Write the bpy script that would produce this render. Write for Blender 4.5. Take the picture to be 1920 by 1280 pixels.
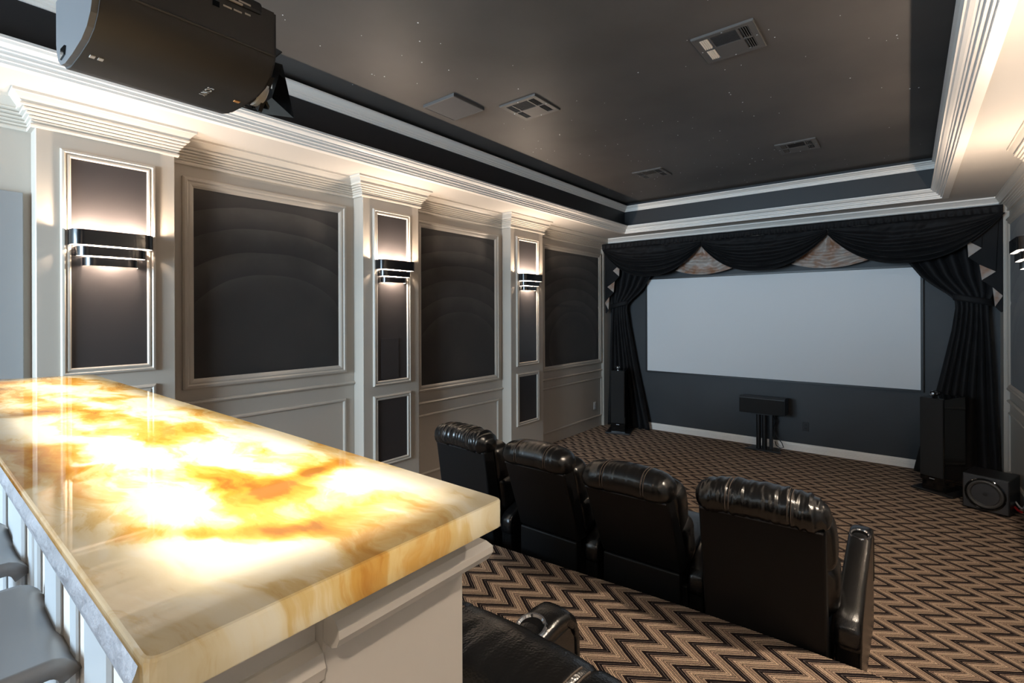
import bpy, bmesh, math, random
from mathutils import Vector, Matrix, noise
random.seed(11)
S = bpy.context.scene
COL = S.collection
for o in list(bpy.data.objects):
    bpy.data.objects.remove(o, do_unlink=True)
PI = math.pi

# ------------------------------------------------------------------ camera
YAW, ROLL, FPX = math.radians(38.76), math.radians(-0.21), 926.7
fw = Vector((-math.sin(YAW), math.cos(YAW), 0)); rt = Vector((math.cos(YAW), math.sin(YAW), 0)); up = Vector((0, 0, 1))
r2 = rt * math.cos(ROLL) + up * math.sin(ROLL); u2 = up * math.cos(ROLL) - rt * math.sin(ROLL)
cam_d = bpy.data.cameras.new('camera'); cam = bpy.data.objects.new('camera', cam_d); COL.objects.link(cam)
cam_d.sensor_width = 36; cam_d.lens = FPX / 1920 * 36; cam_d.shift_y = -53 / 1920; cam_d.clip_start = 0.02
M = Matrix((( r2.x, u2.x, -fw.x, 0), (r2.y, u2.y, -fw.y, 0), (r2.z, u2.z, -fw.z, 1.8), (0, 0, 0, 1)))
cam.matrix_world = M
S.camera = cam

# ------------------------------------------------------------------ world, exposure, daylight
W = bpy.data.worlds.new('world'); S.world = W; W.use_nodes = True
W.node_tree.nodes['Background'].inputs[0].default_value = (0.62, 0.78, 1.0, 1)
W.node_tree.nodes['Background'].inputs[1].default_value = 1.0
S.view_settings.view_transform = 'Standard'; S.view_settings.look = 'None'
S.view_settings.gamma = 1; S.view_settings.use_curve_mapping = False
S.view_settings.exposure = 0.0

SCONCE_W = 21.5      # each upper bulb
SCONCE_DOWN_W = 6.5
WINDOW_W = 600.0
BAR_W = 10.0
WARM = (1.0, 0.80, 0.62)
FILL_LAMP_W = 170.0   # fill lamps added in the soffit, out of view
FILLWARM = (1.0, 0.84, 0.66)

def area(name, loc, rot, sx, sy, watts, col):
    l = bpy.data.lights.new(name, 'AREA'); l.shape = 'RECTANGLE'; l.size = sx; l.size_y = sy
    l.energy = watts; l.color = col
    o = bpy.data.objects.new(name, l); o.location = loc; o.rotation_euler = rot; COL.objects.link(o); return o
def point(name, loc, watts, col, rad=0.015):
    l = bpy.data.lights.new(name, 'POINT'); l.energy = watts; l.color = col; l.shadow_soft_size = rad
    o = bpy.data.objects.new(name, l); o.location = loc; COL.objects.link(o); return o
# daylight through the rear window (an area lamp standing outside the panes, shining in)
area('window_daylight', (-2.55, -3.35, 2.0), (PI / 2, 0, 0), 2.3, 1.5, WINDOW_W, (0.64, 0.82, 1.0))

# ------------------------------------------------------------------ materials
def mat(name):
    m = bpy.data.materials.new(name); m.use_nodes = True
    return m, m.node_tree, m.node_tree.nodes, m.node_tree.links
def P(name, col, rough=0.5, metal=0.0, coat=0.0, spec=0.5, nscale=0, namt=0.0, bump=0.0, bscale=60, sheen=0, emis=None, estr=0):
    m, t, N, L = mat(name); b = N['Principled BSDF']
    b.inputs['Base Color'].default_value = (*col, 1); b.inputs['Roughness'].default_value = rough
    b.inputs['Metallic'].default_value = metal; b.inputs['Coat Weight'].default_value = coat
    b.inputs['Specular IOR Level'].default_value = spec; b.inputs['Sheen Weight'].default_value = sheen
    if emis: b.inputs['Emission Color'].default_value = (*emis, 1); b.inputs['Emission Strength'].default_value = estr
    if nscale or bump:
        g = N.new('ShaderNodeNewGeometry')
    if nscale:
        n = N.new('ShaderNodeTexNoise'); n.inputs['Scale'].default_value = nscale; n.inputs['Detail'].default_value = 5
        L.new(g.outputs['Position'], n.inputs['Vector'])
        r = N.new('ShaderNodeMapRange'); r.inputs[3].default_value = 1 - namt; r.inputs[4].default_value = 1 + namt
        r.inputs[1].default_value = .3; r.inputs[2].default_value = .7
        L.new(n.outputs['Fac'], r.inputs[0])
        x = N.new('ShaderNodeVectorMath'); x.operation = 'SCALE'; x.inputs[0].default_value = col
        L.new(r.outputs[0], x.inputs['Scale']); L.new(x.outputs[0], b.inputs['Base Color'])
    if bump:
        n2 = N.new('ShaderNodeTexNoise'); n2.inputs['Scale'].default_value = bscale; n2.inputs['Detail'].default_value = 4
        L.new(g.outputs['Position'], n2.inputs['Vector'])
        bp = N.new('ShaderNodeBump'); bp.inputs['Strength'].default_value = bump; bp.inputs['Distance'].default_value = 0.004
        L.new(n2.outputs['Fac'], bp.inputs['Height']); L.new(bp.outputs[0], b.inputs['Normal'])
    return m

M_WALL = P('wall_paint', (.46, .41, .352), .42, bump=.05, bscale=90)
M_TRIM = P('trim_paint', (.60, .545, .475), .4)
M_SOFFIT = P('soffit_paint', (.58, .54, .495), .6)
M_BLACKWALL = P('tray_black_paint', (.016, .016, .018), .5)
M_CEIL = P('ceiling_paint', (.078, .071, .066), .55, nscale=1.3, namt=.22)
M_FRONT = P('front_wall_paint', (.028, .031, .035), .55, nscale=2, namt=.12)
M_INLAY = P('charcoal_panel_paint', (.040, .036, .037), .32)
M_BLACK = P('black_satin', (.008, .008, .009), .4)
M_GLOSSBLACK = P('black_gloss', (.004, .004, .004), .08)
M_GRILLE = P('grille_cloth', (.010, .010, .010), .9, bump=.3, bscale=900)
M_CHROME = P('chrome', (.8, .8, .82), .12, metal=1)
M_SILVER = P('silver_plastic', (.55, .57, .6), .3, metal=.6)
M_SCREEN = P('screen_fabric', (.72, .735, .75), .85)
M_WHITE = P('white_paint', (.66, .66, .66), .35)
M_TRIMW = P('white_trim_paint', (.88, .835, .78), .4)
M_BOARD = P('bar_board_paint', (.36, .37, .38), .4)
M_BAR = P('bar_paint', (.66, .615, .565), .3)
M_SEATGREY = P('stool_moulded_seat', (.16, .16, .165), .38)
M_VELVET = P('black_velvet', (.0062, .0057, .0064), .70, nscale=6, namt=.3, sheen=.02, spec=.25)
M_VENT = P('vent_paint', (.085, .080, .076), .5)
M_DIFF = P('sconce_diffuser', (.8, .78, .75), .5, emis=(1, .9, .78), estr=2.2)
M_SHADE = P('sconce_black_metal', (.006, .006, .007), .22, metal=.0, coat=.3)
M_SHADEIN = P('sconce_white_lining', (.8, .78, .74), .6)
M_LABEL = P('pale_print', (.45, .42, .38), .6)
M_ORANGE = P('orange_indicator', (.55, .26, .08), .5)
M_PROJ = P('projector_plastic', (.020, .018, .017), .58)
M_PROJBACK = P('projector_rear_plastic', (.10, .10, .105), .5)
M_STAR = P('star_fibre', (.7, .7, .7), .3, emis=(.9, .95, 1), estr=.05)
M_RED = P('red_plug', (.45, .02, .02), .4)
M_DOOR = P('door_paint', (.28, .28, .28), .5)

def m_suede():
    m, t, N, L = mat('brushed_suede'); b = N['Principled BSDF']; b.inputs['Roughness'].default_value = .85
    g = N.new('ShaderNodeNewGeometry')
    # sweeping brush arcs in the nap, centred low in each panel
    tc = N.new('ShaderNodeTexCoord')
    w = N.new('ShaderNodeTexWave'); w.wave_type = 'RINGS'; w.rings_direction = 'X'; w.wave_profile = 'SAW'; w.inputs['Scale'].default_value = 1.9
    w.inputs['Distortion'].default_value = 1.6; w.inputs['Detail'].default_value = 3; w.inputs['Detail Scale'].default_value = .9
    mp = N.new('ShaderNodeMapping'); mp.inputs['Location'].default_value = (0, .0, -.32); mp.inputs['Scale'].default_value = (1, .75, 1)
    L.new(tc.outputs['Object'], mp.inputs['Vector']); L.new(mp.outputs[0], w.inputs['Vector'])
    n = N.new('ShaderNodeTexNoise'); n.inputs['Scale'].default_value = 3.2; n.inputs['Detail'].default_value = 6
    L.new(g.outputs['Position'], n.inputs['Vector'])
    mx = N.new('ShaderNodeMath'); mx.operation = 'MULTIPLY'; 
    ln_ = N.new('ShaderNodeVectorMath'); ln_.operation = 'LENGTH'; cr_ = N.new('ShaderNodeVectorMath'); cr_.operation = 'MULTIPLY'; cr_.inputs[1].default_value = (0, 1, 1)
    L.new(mp.outputs[0], cr_.inputs[0]); L.new(cr_.outputs[0], ln_.inputs[0])
    ms = N.new('ShaderNodeMapRange'); ms.interpolation_type = 'SMOOTHSTEP'; ms.inputs[1].default_value = .35; ms.inputs[2].default_value = .6; L.new(ln_.outputs['Value'], ms.inputs[0])
    mm = N.new('ShaderNodeMath'); mm.operation = 'MULTIPLY_ADD'; mm.inputs[2].default_value = .25; L.new(w.outputs['Fac'], mm.inputs[0]); L.new(ms.outputs[0], mm.inputs[1])
    L.new(mm.outputs[0], mx.inputs[0]); L.new(n.outputs['Fac'], mx.inputs[1])
    r = N.new('ShaderNodeValToRGB'); r.color_ramp.elements[0].color = (.021, .018, .017, 1); r.color_ramp.elements[1].color = (.050, .044, .040, 1)
    r.color_ramp.elements[0].position = .08; r.color_ramp.elements[1].position = .55
    L.new(mx.outputs[0], r.inputs[0]); L.new(r.outputs[0], b.inputs['Base Color'])
    b.inputs['Sheen Weight'].default_value = .12
    return m
M_SUEDE = m_suede()

def m_leather():
    m, t, N, L = mat('black_leather'); b = N['Principled BSDF']
    b.inputs['Base Color'].default_value = (.0065, .006, .006, 1); b.inputs['Roughness'].default_value = .25
    b.inputs['Specular IOR Level'].default_value = .75
    tc = N.new('ShaderNodeTexCoord')
    v = N.new('ShaderNodeTexVoronoi'); v.inputs['Scale'].default_value = 220; L.new(tc.outputs['Object'], v.inputs['Vector'])
    n = N.new('ShaderNodeTexNoise'); n.inputs['Scale'].default_value = 9; n.inputs['Detail'].default_value = 5; L.new(tc.outputs['Object'], n.inputs['Vector'])
    a = N.new('ShaderNodeMath'); a.operation = 'MULTIPLY_ADD'; a.inputs[1].default_value = .25; L.new(v.outputs['Distance'], a.inputs[0]); L.new(n.outputs['Fac'], a.inputs[2])
    bp = N.new('ShaderNodeBump'); bp.inputs['Strength'].default_value = .22; bp.inputs['Distance'].default_value = .006
    L.new(a.outputs[0], bp.inputs['Height']); L.new(bp.outputs[0], b.inputs['Normal'])
    return m
M_LEATHER = m_leather()
M_BACKVINYL = P('black_vinyl_back', (.0035, .0035, .004), .5, spec=.3, bump=.15, bscale=300)
M_STITCH = P('tan_stitching', (.10, .072, .055), .6)

def m_carpet():
    m, t, N, L = mat('zigzag_carpet'); b = N['Principled BSDF']; b.inputs['Roughness'].default_value = .95
    b.inputs['Specular IOR Level'].default_value = .1
    g = N.new('ShaderNodeNewGeometry'); s = N.new('ShaderNodeSeparateXYZ'); L.new(g.outputs['Position'], s.inputs[0])
    def math_(op, a, bb=None, c=None):
        n = N.new('ShaderNodeMath'); n.operation = op
        for i, q in enumerate((a, bb, c)):
            if q is None: continue
            if isinstance(q, (int, float)): n.inputs[i].default_value = q
            else: L.new(q, n.inputs[i])
        return n.outputs[0]
    wob = N.new('ShaderNodeTexNoise'); wob.inputs['Scale'].default_value = 28; wob.inputs['Detail'].default_value = 2
    L.new(g.outputs['Position'], wob.inputs['Vector'])
    wv = math_('MULTIPLY_ADD', wob.outputs['Fac'], .010, -.005)
    PY, PX = .190, .1385
    # left-hand tips stand at y = 3.994 (mod PY); moving towards -y the line runs +x
    yy = math_('SUBTRACT', 3.994 + 190 * PY, s.outputs['Y'])
    tri = math_('MULTIPLY', math_('PINGPONG', yy, PY / 2), PX / (PY / 2))
    q = math_('ADD', math_('SUBTRACT', s.outputs['X'], tri), wv)
    q = math_('DIVIDE', math_('ADD', q, .108 + 100 * PX), PX)
    fr = math_('FRACT', q)
    r = N.new('ShaderNodeValToRGB'); cr = r.color_ramp; cr.interpolation = 'CONSTANT'
    dk, d2, tn, t2, gy, gd = (.012, .008, .009), (.045, .026, .022), (.48, .35, .262), (.35, .24, .182), (.24, .195, .175), (.63, .475, .345)
    stops = [(0, dk), (.13, gy), (.152, dk), (.27, tn), (.305, dk), (.345, t2), (.375, dk), (.41, gd), (.435, tn), (.495, dk), (.525, gd), (.60, d2), (.635, tn), (.675, dk), (.715, gd), (.74, t2), (.80, dk), (.835, tn), (.87, dk), (.91, gd), (.95, d2)]
    while len(cr.elements) < len(stops): cr.elements.new(.5)
    for e, (p_, c_) in zip(cr.elements, stops): e.position = p_; e.color = (*c_, 1)
    L.new(fr, r.inputs[0])
    fn = N.new('ShaderNodeTexNoise'); fn.inputs['Scale'].default_value = 260; fn.inputs['Detail'].default_value = 3; L.new(g.outputs['Position'], fn.inputs['Vector'])
    mr = N.new('ShaderNodeMapRange'); mr.inputs[1].default_value = .3; mr.inputs[2].default_value = .7; mr.inputs[3].default_value = .6; mr.inputs[4].default_value = 1.35
    L.new(fn.outputs['Fac'], mr.inputs[0])
    sc = N.new('ShaderNodeVectorMath'); sc.operation = 'SCALE'; L.new(r.outputs[0], sc.inputs[0]); L.new(mr.outputs[0], sc.inputs['Scale'])
    L.new(sc.outputs[0], b.inputs['Base Color'])
    bp = N.new('ShaderNodeBump'); bp.inputs['Strength'].default_value = .5; bp.inputs['Distance'].default_value = .004
    L.new(fn.outputs['Fac'], bp.inputs['Height']); L.new(bp.outputs[0], b.inputs['Normal'])
    return m
M_CARPET = m_carpet()

def m_onyx():
    m, t, N, L = mat('backlit_onyx'); N.remove(N['Principled BSDF']); out = N['Material Output']
    g = N.new('ShaderNodeNewGeometry')
    def math_(op, a, bb=None, c=None, clamp=False):
        n = N.new('ShaderNodeMath'); n.operation = op; n.use_clamp = clamp
        for i, q in enumerate((a, bb, c)):
            if q is None: continue
            if isinstance(q, (int, float)): n.inputs[i].default_value = q
            else: L.new(q, n.inputs[i])
        return n.outputs[0]
    # warp
    n1 = N.new('ShaderNodeTexNoise'); n1.inputs['Scale'].default_value = 4.5; n1.inputs['Detail'].default_value = 4; L.new(g.outputs['Position'], n1.inputs['Vector'])
    sb = N.new('ShaderNodeVectorMath'); sb.operation = 'SUBTRACT'; sb.inputs[1].default_value = (.5, .5, .5); L.new(n1.outputs['Color'], sb.inputs[0])
    sc = N.new('ShaderNodeVectorMath'); sc.operation = 'SCALE'; sc.inputs['Scale'].default_value = .16; L.new(sb.outputs[0], sc.inputs[0])
    wp = N.new('ShaderNodeVectorMath'); wp.operation = 'ADD'; L.new(g.outputs['Position'], wp.inputs[0]); L.new(sc.outputs[0], wp.inputs[1])
    s = N.new('ShaderNodeSeparateXYZ'); L.new(wp.outputs[0], s.inputs[0])
    def blob(cx, cy, ax, ay, ang, amp):
        ca, sa = math.cos(math.radians(ang)), math.sin(math.radians(ang))
        dx = math_('SUBTRACT', s.outputs['X'], cx); dy = math_('SUBTRACT', s.outputs['Y'], cy)
        u = math_('MULTIPLY', math_('MULTIPLY_ADD', dx, ca, math_('MULTIPLY', dy, sa)), 1 / ax)
        v = math_('MULTIPLY', math_('MULTIPLY_ADD', dy, ca, math_('MULTIPLY', dx, -sa)), 1 / ay)
        d = math_('MULTIPLY_ADD', u, u, math_('MULTIPLY', v, v))
        return math_('MULTIPLY', math_('EXPONENT', math_('MULTIPLY', d, -1)), amp)
    # veins: long streaks, stretched noise
    mp = N.new('ShaderNodeMapping'); mp.inputs['Rotation'].default_value = (0, 0, math.radians(-35)); mp.inputs['Scale'].default_value = (2.2, 9, 1)
    L.new(wp.outputs[0], mp.inputs['Vector'])
    n2 = N.new('ShaderNodeTexNoise'); n2.inputs['Scale'].default_value = 1.6; n2.inputs['Detail'].default_value = 7; n2.inputs['Roughness'].default_value = .6
    L.new(mp.outputs[0], n2.inputs['Vector'])
    n3 = N.new('ShaderNodeTexNoise'); n3.inputs['Scale'].default_value = 5; n3.inputs['Detail'].default_value = 5; L.new(wp.outputs[0], n3.inputs['Vector'])
    dens = math_('MULTIPLY_ADD', n2.outputs['Fac'], 2.0, math_('MULTIPLY_ADD', n3.outputs['Fac'], 1.1, -1.17))
    # named amber patches and clear patches in the slab
    for a in ((-.72, .29, .15, .035, 8, .75), (-.655, .37, .03, .075, 20, .7), (-.56, .22, .11, .018, 48, .40), (-.505, .30, .022, .07, 10, .34),
              (-1.45, .27, .22, .05, 20, .38), (-2.25, .36, .15, .05, 0, .42), (-1.02, .125, .35, .035, 2, .30), (-.385, .23, .035, .05, 0, .25),
              (-1.0, .30, .10, .03, -10, .25), (-.46, .41, .05, .02, 30, .15), (-1.9, .22, .2, .02, 10, .25),
              (-.58, .16, .10, .035, 35, -.45), (-.50, .20, .10, .04, 45, -.40), (-.47, .26, .045, .05, 0, -.35), (-1.07, .21, .16, .05, 5, -.35), (-.66, .215, .07, .05, 40, -.35),
              (-.56, .40, .07, .035, 25, -.45), (-.83, .41, .08, .025, 0, -.4), (-.80, .335, .04, .02, 0, -.3), (-1.35, .18, .14, .04, 0, -.3), (-1.25, .39, .25, .03, 0, -.25), (-2.05, .28, .3, .05, 0, -.2)):
        dens = math_('ADD', dens, blob(*a))
    r = N.new('ShaderNodeValToRGB'); cr = r.color_ramp; cr.interpolation = 'EASE'
    st = [(0, (.98, .93, .80)), (.28, (.95, .84, .60)), (.45, (.82, .60, .26)), (.62, (.70, .38, .07)), (.80, (.58, .255, .03)), (1, (.30, .12, .016))]
    while len(cr.elements) < len(st): cr.elements.new(.5)
    for e, (p_, c_) in zip(cr.elements, st): e.position = p_; e.color = (*c_, 1)
    L.new(dens, r.inputs[0])
    r3 = N.new('ShaderNodeValToRGB'); r3.color_ramp.elements[0].color = (.40, .33, .24, 1); r3.color_ramp.elements[1].color = (.20, .135, .075, 1)
    r3.color_ramp.elements[0].position = .2; r3.color_ramp.elements[1].position = .8
    L.new(dens, r3.inputs[0])
    tr = N.new('ShaderNodeBsdfTranslucent'); L.new(r.outputs[0], tr.inputs[0])
    df = N.new('ShaderNodeBsdfDiffuse'); L.new(r3.outputs[0], df.inputs[0])
    mx = N.new('ShaderNodeMixShader'); mx.inputs[0].default_value = .6; L.new(df.outputs[0], mx.inputs[1]); L.new(tr.outputs[0], mx.inputs[2])
    gl = N.new('ShaderNodeBsdfGlossy'); gl.inputs['Roughness'].default_value = .03
    fr = N.new('ShaderNodeFresnel'); fr.inputs[0].default_value = 1.5
    m2 = N.new('ShaderNodeMixShader'); L.new(fr.outputs[0], m2.inputs[0]); L.new(mx.outputs[0], m2.inputs[1]); L.new(gl.outputs[0], m2.inputs[2])
    L.new(m2.outputs[0], out.inputs['Surface'])
    return m
M_ONYX = m_onyx()

def m_rawstone():
    m = P('raw_stone_edge', (.20, .195, .21), .55, nscale=22, namt=.3, bump=.7, bscale=120); return m
M_RAW = m_rawstone()

def m_gold():
    m, t, N, L = mat('copper_satin'); b = N['Principled BSDF']; b.inputs['Roughness'].default_value = .45; b.inputs['Sheen Weight'].default_value = .3
    g = N.new('ShaderNodeNewGeometry'); n = N.new('ShaderNodeTexNoise'); n.inputs['Scale'].default_value = 9; n.inputs['Detail'].default_value = 3
    L.new(g.outputs['Position'], n.inputs['Vector'])
    r = N.new('ShaderNodeValToRGB'); r.color_ramp.elements[0].color = (.27, .13, .07, 1); r.color_ramp.elements[0].position = .35
    r.color_ramp.elements[1].color = (.36, .30, .26, 1); r.color_ramp.elements[1].position = .58
    L.new(n.outputs['Fac'], r.inputs[0]); L.new(r.outputs[0], b.inputs['Base Color']); return m
M_GOLD = m_gold()

def m_glass():
    m, t, N, L = mat('window_glass'); N.remove(N['Principled BSDF']); out = N['Material Output']
    a = N.new('ShaderNodeBsdfTransparent'); a.inputs[0].default_value = (.95, .97, .97, 1); gl = N.new('ShaderNodeBsdfGlossy'); gl.inputs['Roughness'].default_value = .02
    fr = N.new('ShaderNodeFresnel'); fr.inputs[0].default_value = 1.45
    x = N.new('ShaderNodeMixShader'); L.new(fr.outputs[0], x.inputs[0]); L.new(a.outputs[0], x.inputs[1]); L.new(gl.outputs[0], x.inputs[2]); L.new(x.outputs[0], out.inputs['Surface']); return m
M_GLASS = m_glass()

# ------------------------------------------------------------------ mesh helpers
ORG = {}
class MB:
    def __init__(s): s.v = []; s.f = []; s.sm = []
    def face(s, idx, sm=False): s.f.append(tuple(idx)); s.sm.append(sm)
    def box(s, x0, x1, y0, y1, z0, z1):
        b = len(s.v)
        s.v += [(x0, y0, z0), (x1, y0, z0), (x1, y1, z0), (x0, y1, z0), (x0, y0, z1), (x1, y0, z1), (x1, y1, z1), (x0, y1, z1)]
        for q in ((0, 3, 2, 1), (4, 5, 6, 7), (0, 1, 5, 4), (1, 2, 6, 5), (2, 3, 7, 6), (3, 0, 4, 7)): s.face([b + i for i in q])
        return s
    def prism(s, poly, fn, a0, a1, sm=False):     # fn(p, q, a) -> xyz
        n = len(poly); b = len(s.v)
        s.v += [fn(p, q, a0) for p, q in poly] + [fn(p, q, a1) for p, q in poly]
        s.face([b + i for i in range(n)][::-1]); s.face([b + n + i for i in range(n)])
        for i in range(n): s.face([b + i, b + (i + 1) % n, b + n + (i + 1) % n, b + n + i], sm)
        return s
    def grid(s, fn, nu, nv, sm=True, cu=False, cv=False):
        b = len(s.v); ru = nu if cu else nu + 1; rv = nv if cv else nv + 1
        for i in range(ru):
            for j in range(rv): s.v.append(tuple(fn(i / nu, j / nv)))
        for i in range(nu):
            for j in range(nv):
                i2, j2 = (i + 1) % ru, (j + 1) % rv
                s.face([b + i * rv + j, b + i2 * rv + j, b + i2 * rv + j2, b + i * rv + j2], sm)
        return s
    def lathe(s, prof, c=(0, 0, 0), axis='Z', n=24, sm=True, cap=True):
        b = len(s.v); m = len(prof)
        def mp(r, h, a):
            p, q = r * math.cos(a), r * math.sin(a)
            return {'Z': (c[0] + p, c[1] + q, c[2] + h), 'Y': (c[0] + p, c[1] + h, c[2] + q), 'X': (c[0] + h, c[1] + p, c[2] + q)}[axis]
        for i in range(n):
            for r, h in prof: s.v.append(mp(r, h, 2 * PI * i / n))
        for i in range(n):
            for j in range(m - 1):
                i2 = (i + 1) % n
                s.face([b + i * m + j, b + i2 * m + j, b + i2 * m + j + 1, b + i * m + j + 1], sm)
        if cap:
            if prof[0][0] > 1e-6: s.face([b + i * m for i in range(n)])
            if prof[-1][0] > 1e-6: s.face([b + i * m + m - 1 for i in range(n)])
        return s
    def tube(s, pts, r, n=8, closed=False):
        pts = [Vector(p) for p in pts]; m = len(pts); b = len(s.v)
        for k, p in enumerate(pts):
            a = pts[(k - 1) % m] if (k or closed) else p; c = pts[(k + 1) % m] if (k < m - 1 or closed) else p
            t = (c - a).normalized(); h = Vector((0, 0, 1)) if abs(t.z) < .9 else Vector((1, 0, 0))
            x = t.cross(h).normalized(); y = x.cross(t)
            for i in range(n):
                q = p + (x * math.cos(2 * PI * i / n) + y * math.sin(2 * PI * i / n)) * r; s.v.append(tuple(q))
        for k in range(m if closed else m - 1):
            k2 = (k + 1) % m
            for i in range(n): s.face([b + k * n + i, b + k * n + (i + 1) % n, b + k2 * n + (i + 1) % n, b + k2 * n + i], True)
        if not closed:
            s.face([b + i for i in range(n)]); s.face([b + (m - 1) * n + i for i in range(n)])
        return s
    def rframe(s, u0, u1, v0, v1, prof, fn):      # moulding frame; prof = (inset, height), fn(u, v, h) -> xyz
        b = len(s.v); m = len(prof)
        for (i, h) in prof:
            s.v += [fn(u0 + i, v0 + i, h), fn(u1 - i, v0 + i, h), fn(u1 - i, v1 - i, h), fn(u0 + i, v1 - i, h)]
        for j in range(m - 1):
            for k in range(4):
                k2 = (k + 1) % 4; s.face([b + 4 * j + k, b + 4 * j + k2, b + 4 * j + 4 + k2, b + 4 * j + 4 + k])
        return s
    def sweep(s, path, prof, closed=False):       # prof = (projection, z); room on the right-hand side of the path
        n = len(path); m = len(prof); b = len(s.v)
        def nrm(a, c):
            d = Vector((c[0] - a[0], c[1] - a[1])).normalized(); return Vector((d.y, -d.x))
        for k in range(n):
            p = Vector(path[k])
            if closed or 0 < k < n - 1:
                n1 = nrm(path[k - 1], path[k]); n2 = nrm(path[k], path[(k + 1) % n])
                off = (n1 + n2) / max(1e-6, 1 + n1.dot(n2))
            else: off = nrm(path[0], path[1]) if k == 0 else nrm(path[-2], path[-1])
            for pr, z in prof: s.v.append((p.x + off.x * pr, p.y + off.y * pr, z))
        for k in range(n if closed else n - 1):
            k2 = (k + 1) % n
            for j in range(m - 1): s.face([b + k * m + j, b + k2 * m + j, b + k2 * m + j + 1, b + k * m + j + 1])
        if not closed:
            s.face([b + j for j in range(m)]); s.face([b + (n - 1) * m + j for j in range(m)])
        return s
    def build(s, name, material, parent=None, world=True, bevel=0, seg=2, kind=None, label=None, solid=0, at=None, fix=True):
        me = bpy.data.meshes.new(name)
        o0 = Vector((0, 0, 0))
        if parent is not None and world: o0 = Vector(ORG[parent.name])
        if at is not None: o0 = o0 + Vector(at) if parent is not None else Vector(at)
        me.from_pydata([tuple(Vector(p) - o0) for p in s.v], [], s.f)
        for p, q in zip(me.polygons, s.sm): p.use_smooth = q
        bm = bmesh.new(); bm.from_mesh(me)
        if bevel:
            ed = [e for e in bm.edges if len(e.link_faces) == 2 and e.calc_face_angle(0) > .5]
            bmesh.ops.bevel(bm, geom=ed, offset=bevel, segments=seg, profile=.5, affect='EDGES', clamp_overlap=True)
        if fix: bmesh.ops.recalc_face_normals(bm, faces=bm.faces[:])
        bm.to_mesh(me); bm.free(); me.materials.append(material)
        if any(s.sm): me.set_sharp_from_angle(angle=math.radians(40))
        ob = bpy.data.objects.new(name, me); COL.objects.link(ob)
        if parent is not None: ob.parent = parent
        if at is not None: ob.location = at
        ORG[ob.name] = tuple(o0) if world else (0, 0, 0)
        if parent is None and at is None: ORG[ob.name] = (0, 0, 0)
        if solid:
            md = ob.modifiers.new('thickness', 'SOLIDIFY'); md.thickness = solid; md.offset = 0
        if kind: ob['kind'] = kind
        if label: ob['label'] = label
        return ob
def thing(name, label, cat, loc=(0, 0, 0), rz=0, group=None):
    o = bpy.data.objects.new(name, None); o.empty_display_size = .1; COL.objects.link(o)
    o.location = loc; o.rotation_euler = (0, 0, rz); ORG[o.name] = tuple(loc); tag(o, label, cat, group); return o
def tag(o, label, cat, group=None):
    o['label'] = label; o['category'] = cat
    if group: o['group'] = group
    return o
XYZ = lambda x, y, z: (x, y, z)

# ------------------------------------------------------------------ dimensions
LX, RX, D = -3.855, 0.80, 7.331
PXL, PXR = LX + .14, RX - .14
YB = -3.0
ZS, ZC = 2.99, 3.42
TX0, TX1, TY0, TY1 = -3.313, .273, -1.2, 6.83
PLZ, REARZ = .28, .56
PILS = {'left': [(.476, 1.134), (2.55, 3.18), (4.605, 5.27)], 'right': [(.206, .864), (2.28, 2.91), (4.335, 5.0)]}

# ------------------------------------------------------------------ floor and platforms
mb = MB().box(LX - .1, RX + .1, 1.6, D + .1, -.06, 0)
floor = mb.build('floor', M_CARPET, kind='structure')
edge = [(LX - .05, 2.30), (-3.2, 2.37), (-2.8, 2.405), (-2.38, 2.437), (-1.9, 2.472), (-1.46, 2.505), (-1.15, 2.533), (-.86, 2.552), (-.5, 2.562), (-.15, 2.562), (.3, 2.55), (RX + .05, 2.53)]
mb = MB().prism([(LX - .05, .44)] + edge + [(RX + .05, .44)], XYZ, 0, PLZ)
mb.build('step_platform', M_CARPET, floor, bevel=0)
mb = MB().box(LX - .05, RX + .05, YB, .44, 0, REARZ); mb.build('rear_platform', M_CARPET, floor)

# ------------------------------------------------------------------ left and right walls
FRAMEP = [(0, 0), (0, .012), (.006, .020), (.016, .022), (.024, .014), (.028, .014), (.032, .019), (.040, .019), (.046, .010), (.046, 0)]
THINP = [(0, 0), (.002, .012), (.008, .017), (.018, .017), (.025, .010), (.027, 0)]
BIGP = [(0, 0), (0, .020), (.010, .030), (.024, .032), (.034, .022), (.044, .024), (.056, .020), (.070, .008), (.070, 0)]
CROWN = [(0, 2.822), (.018, 2.822), (.021, 2.831), (.018, 2.841), (.009, 2.844)]
for k in range(5):
    z_, p_ = 2.847 + .0175 * k, .012 + .0075 * k + .0011 * k * k
    CROWN += [(p_ - .003, z_), (p_ + .006, z_ + .003), (p_ + .008, z_ + .011), (p_ + .001, z_ + .0155)]
CROWN += [(.062, 2.937), (.078, 2.956), (.090, 2.972), (.098, 2.976), (.098, 2.992), (0, 2.992)]

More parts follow.
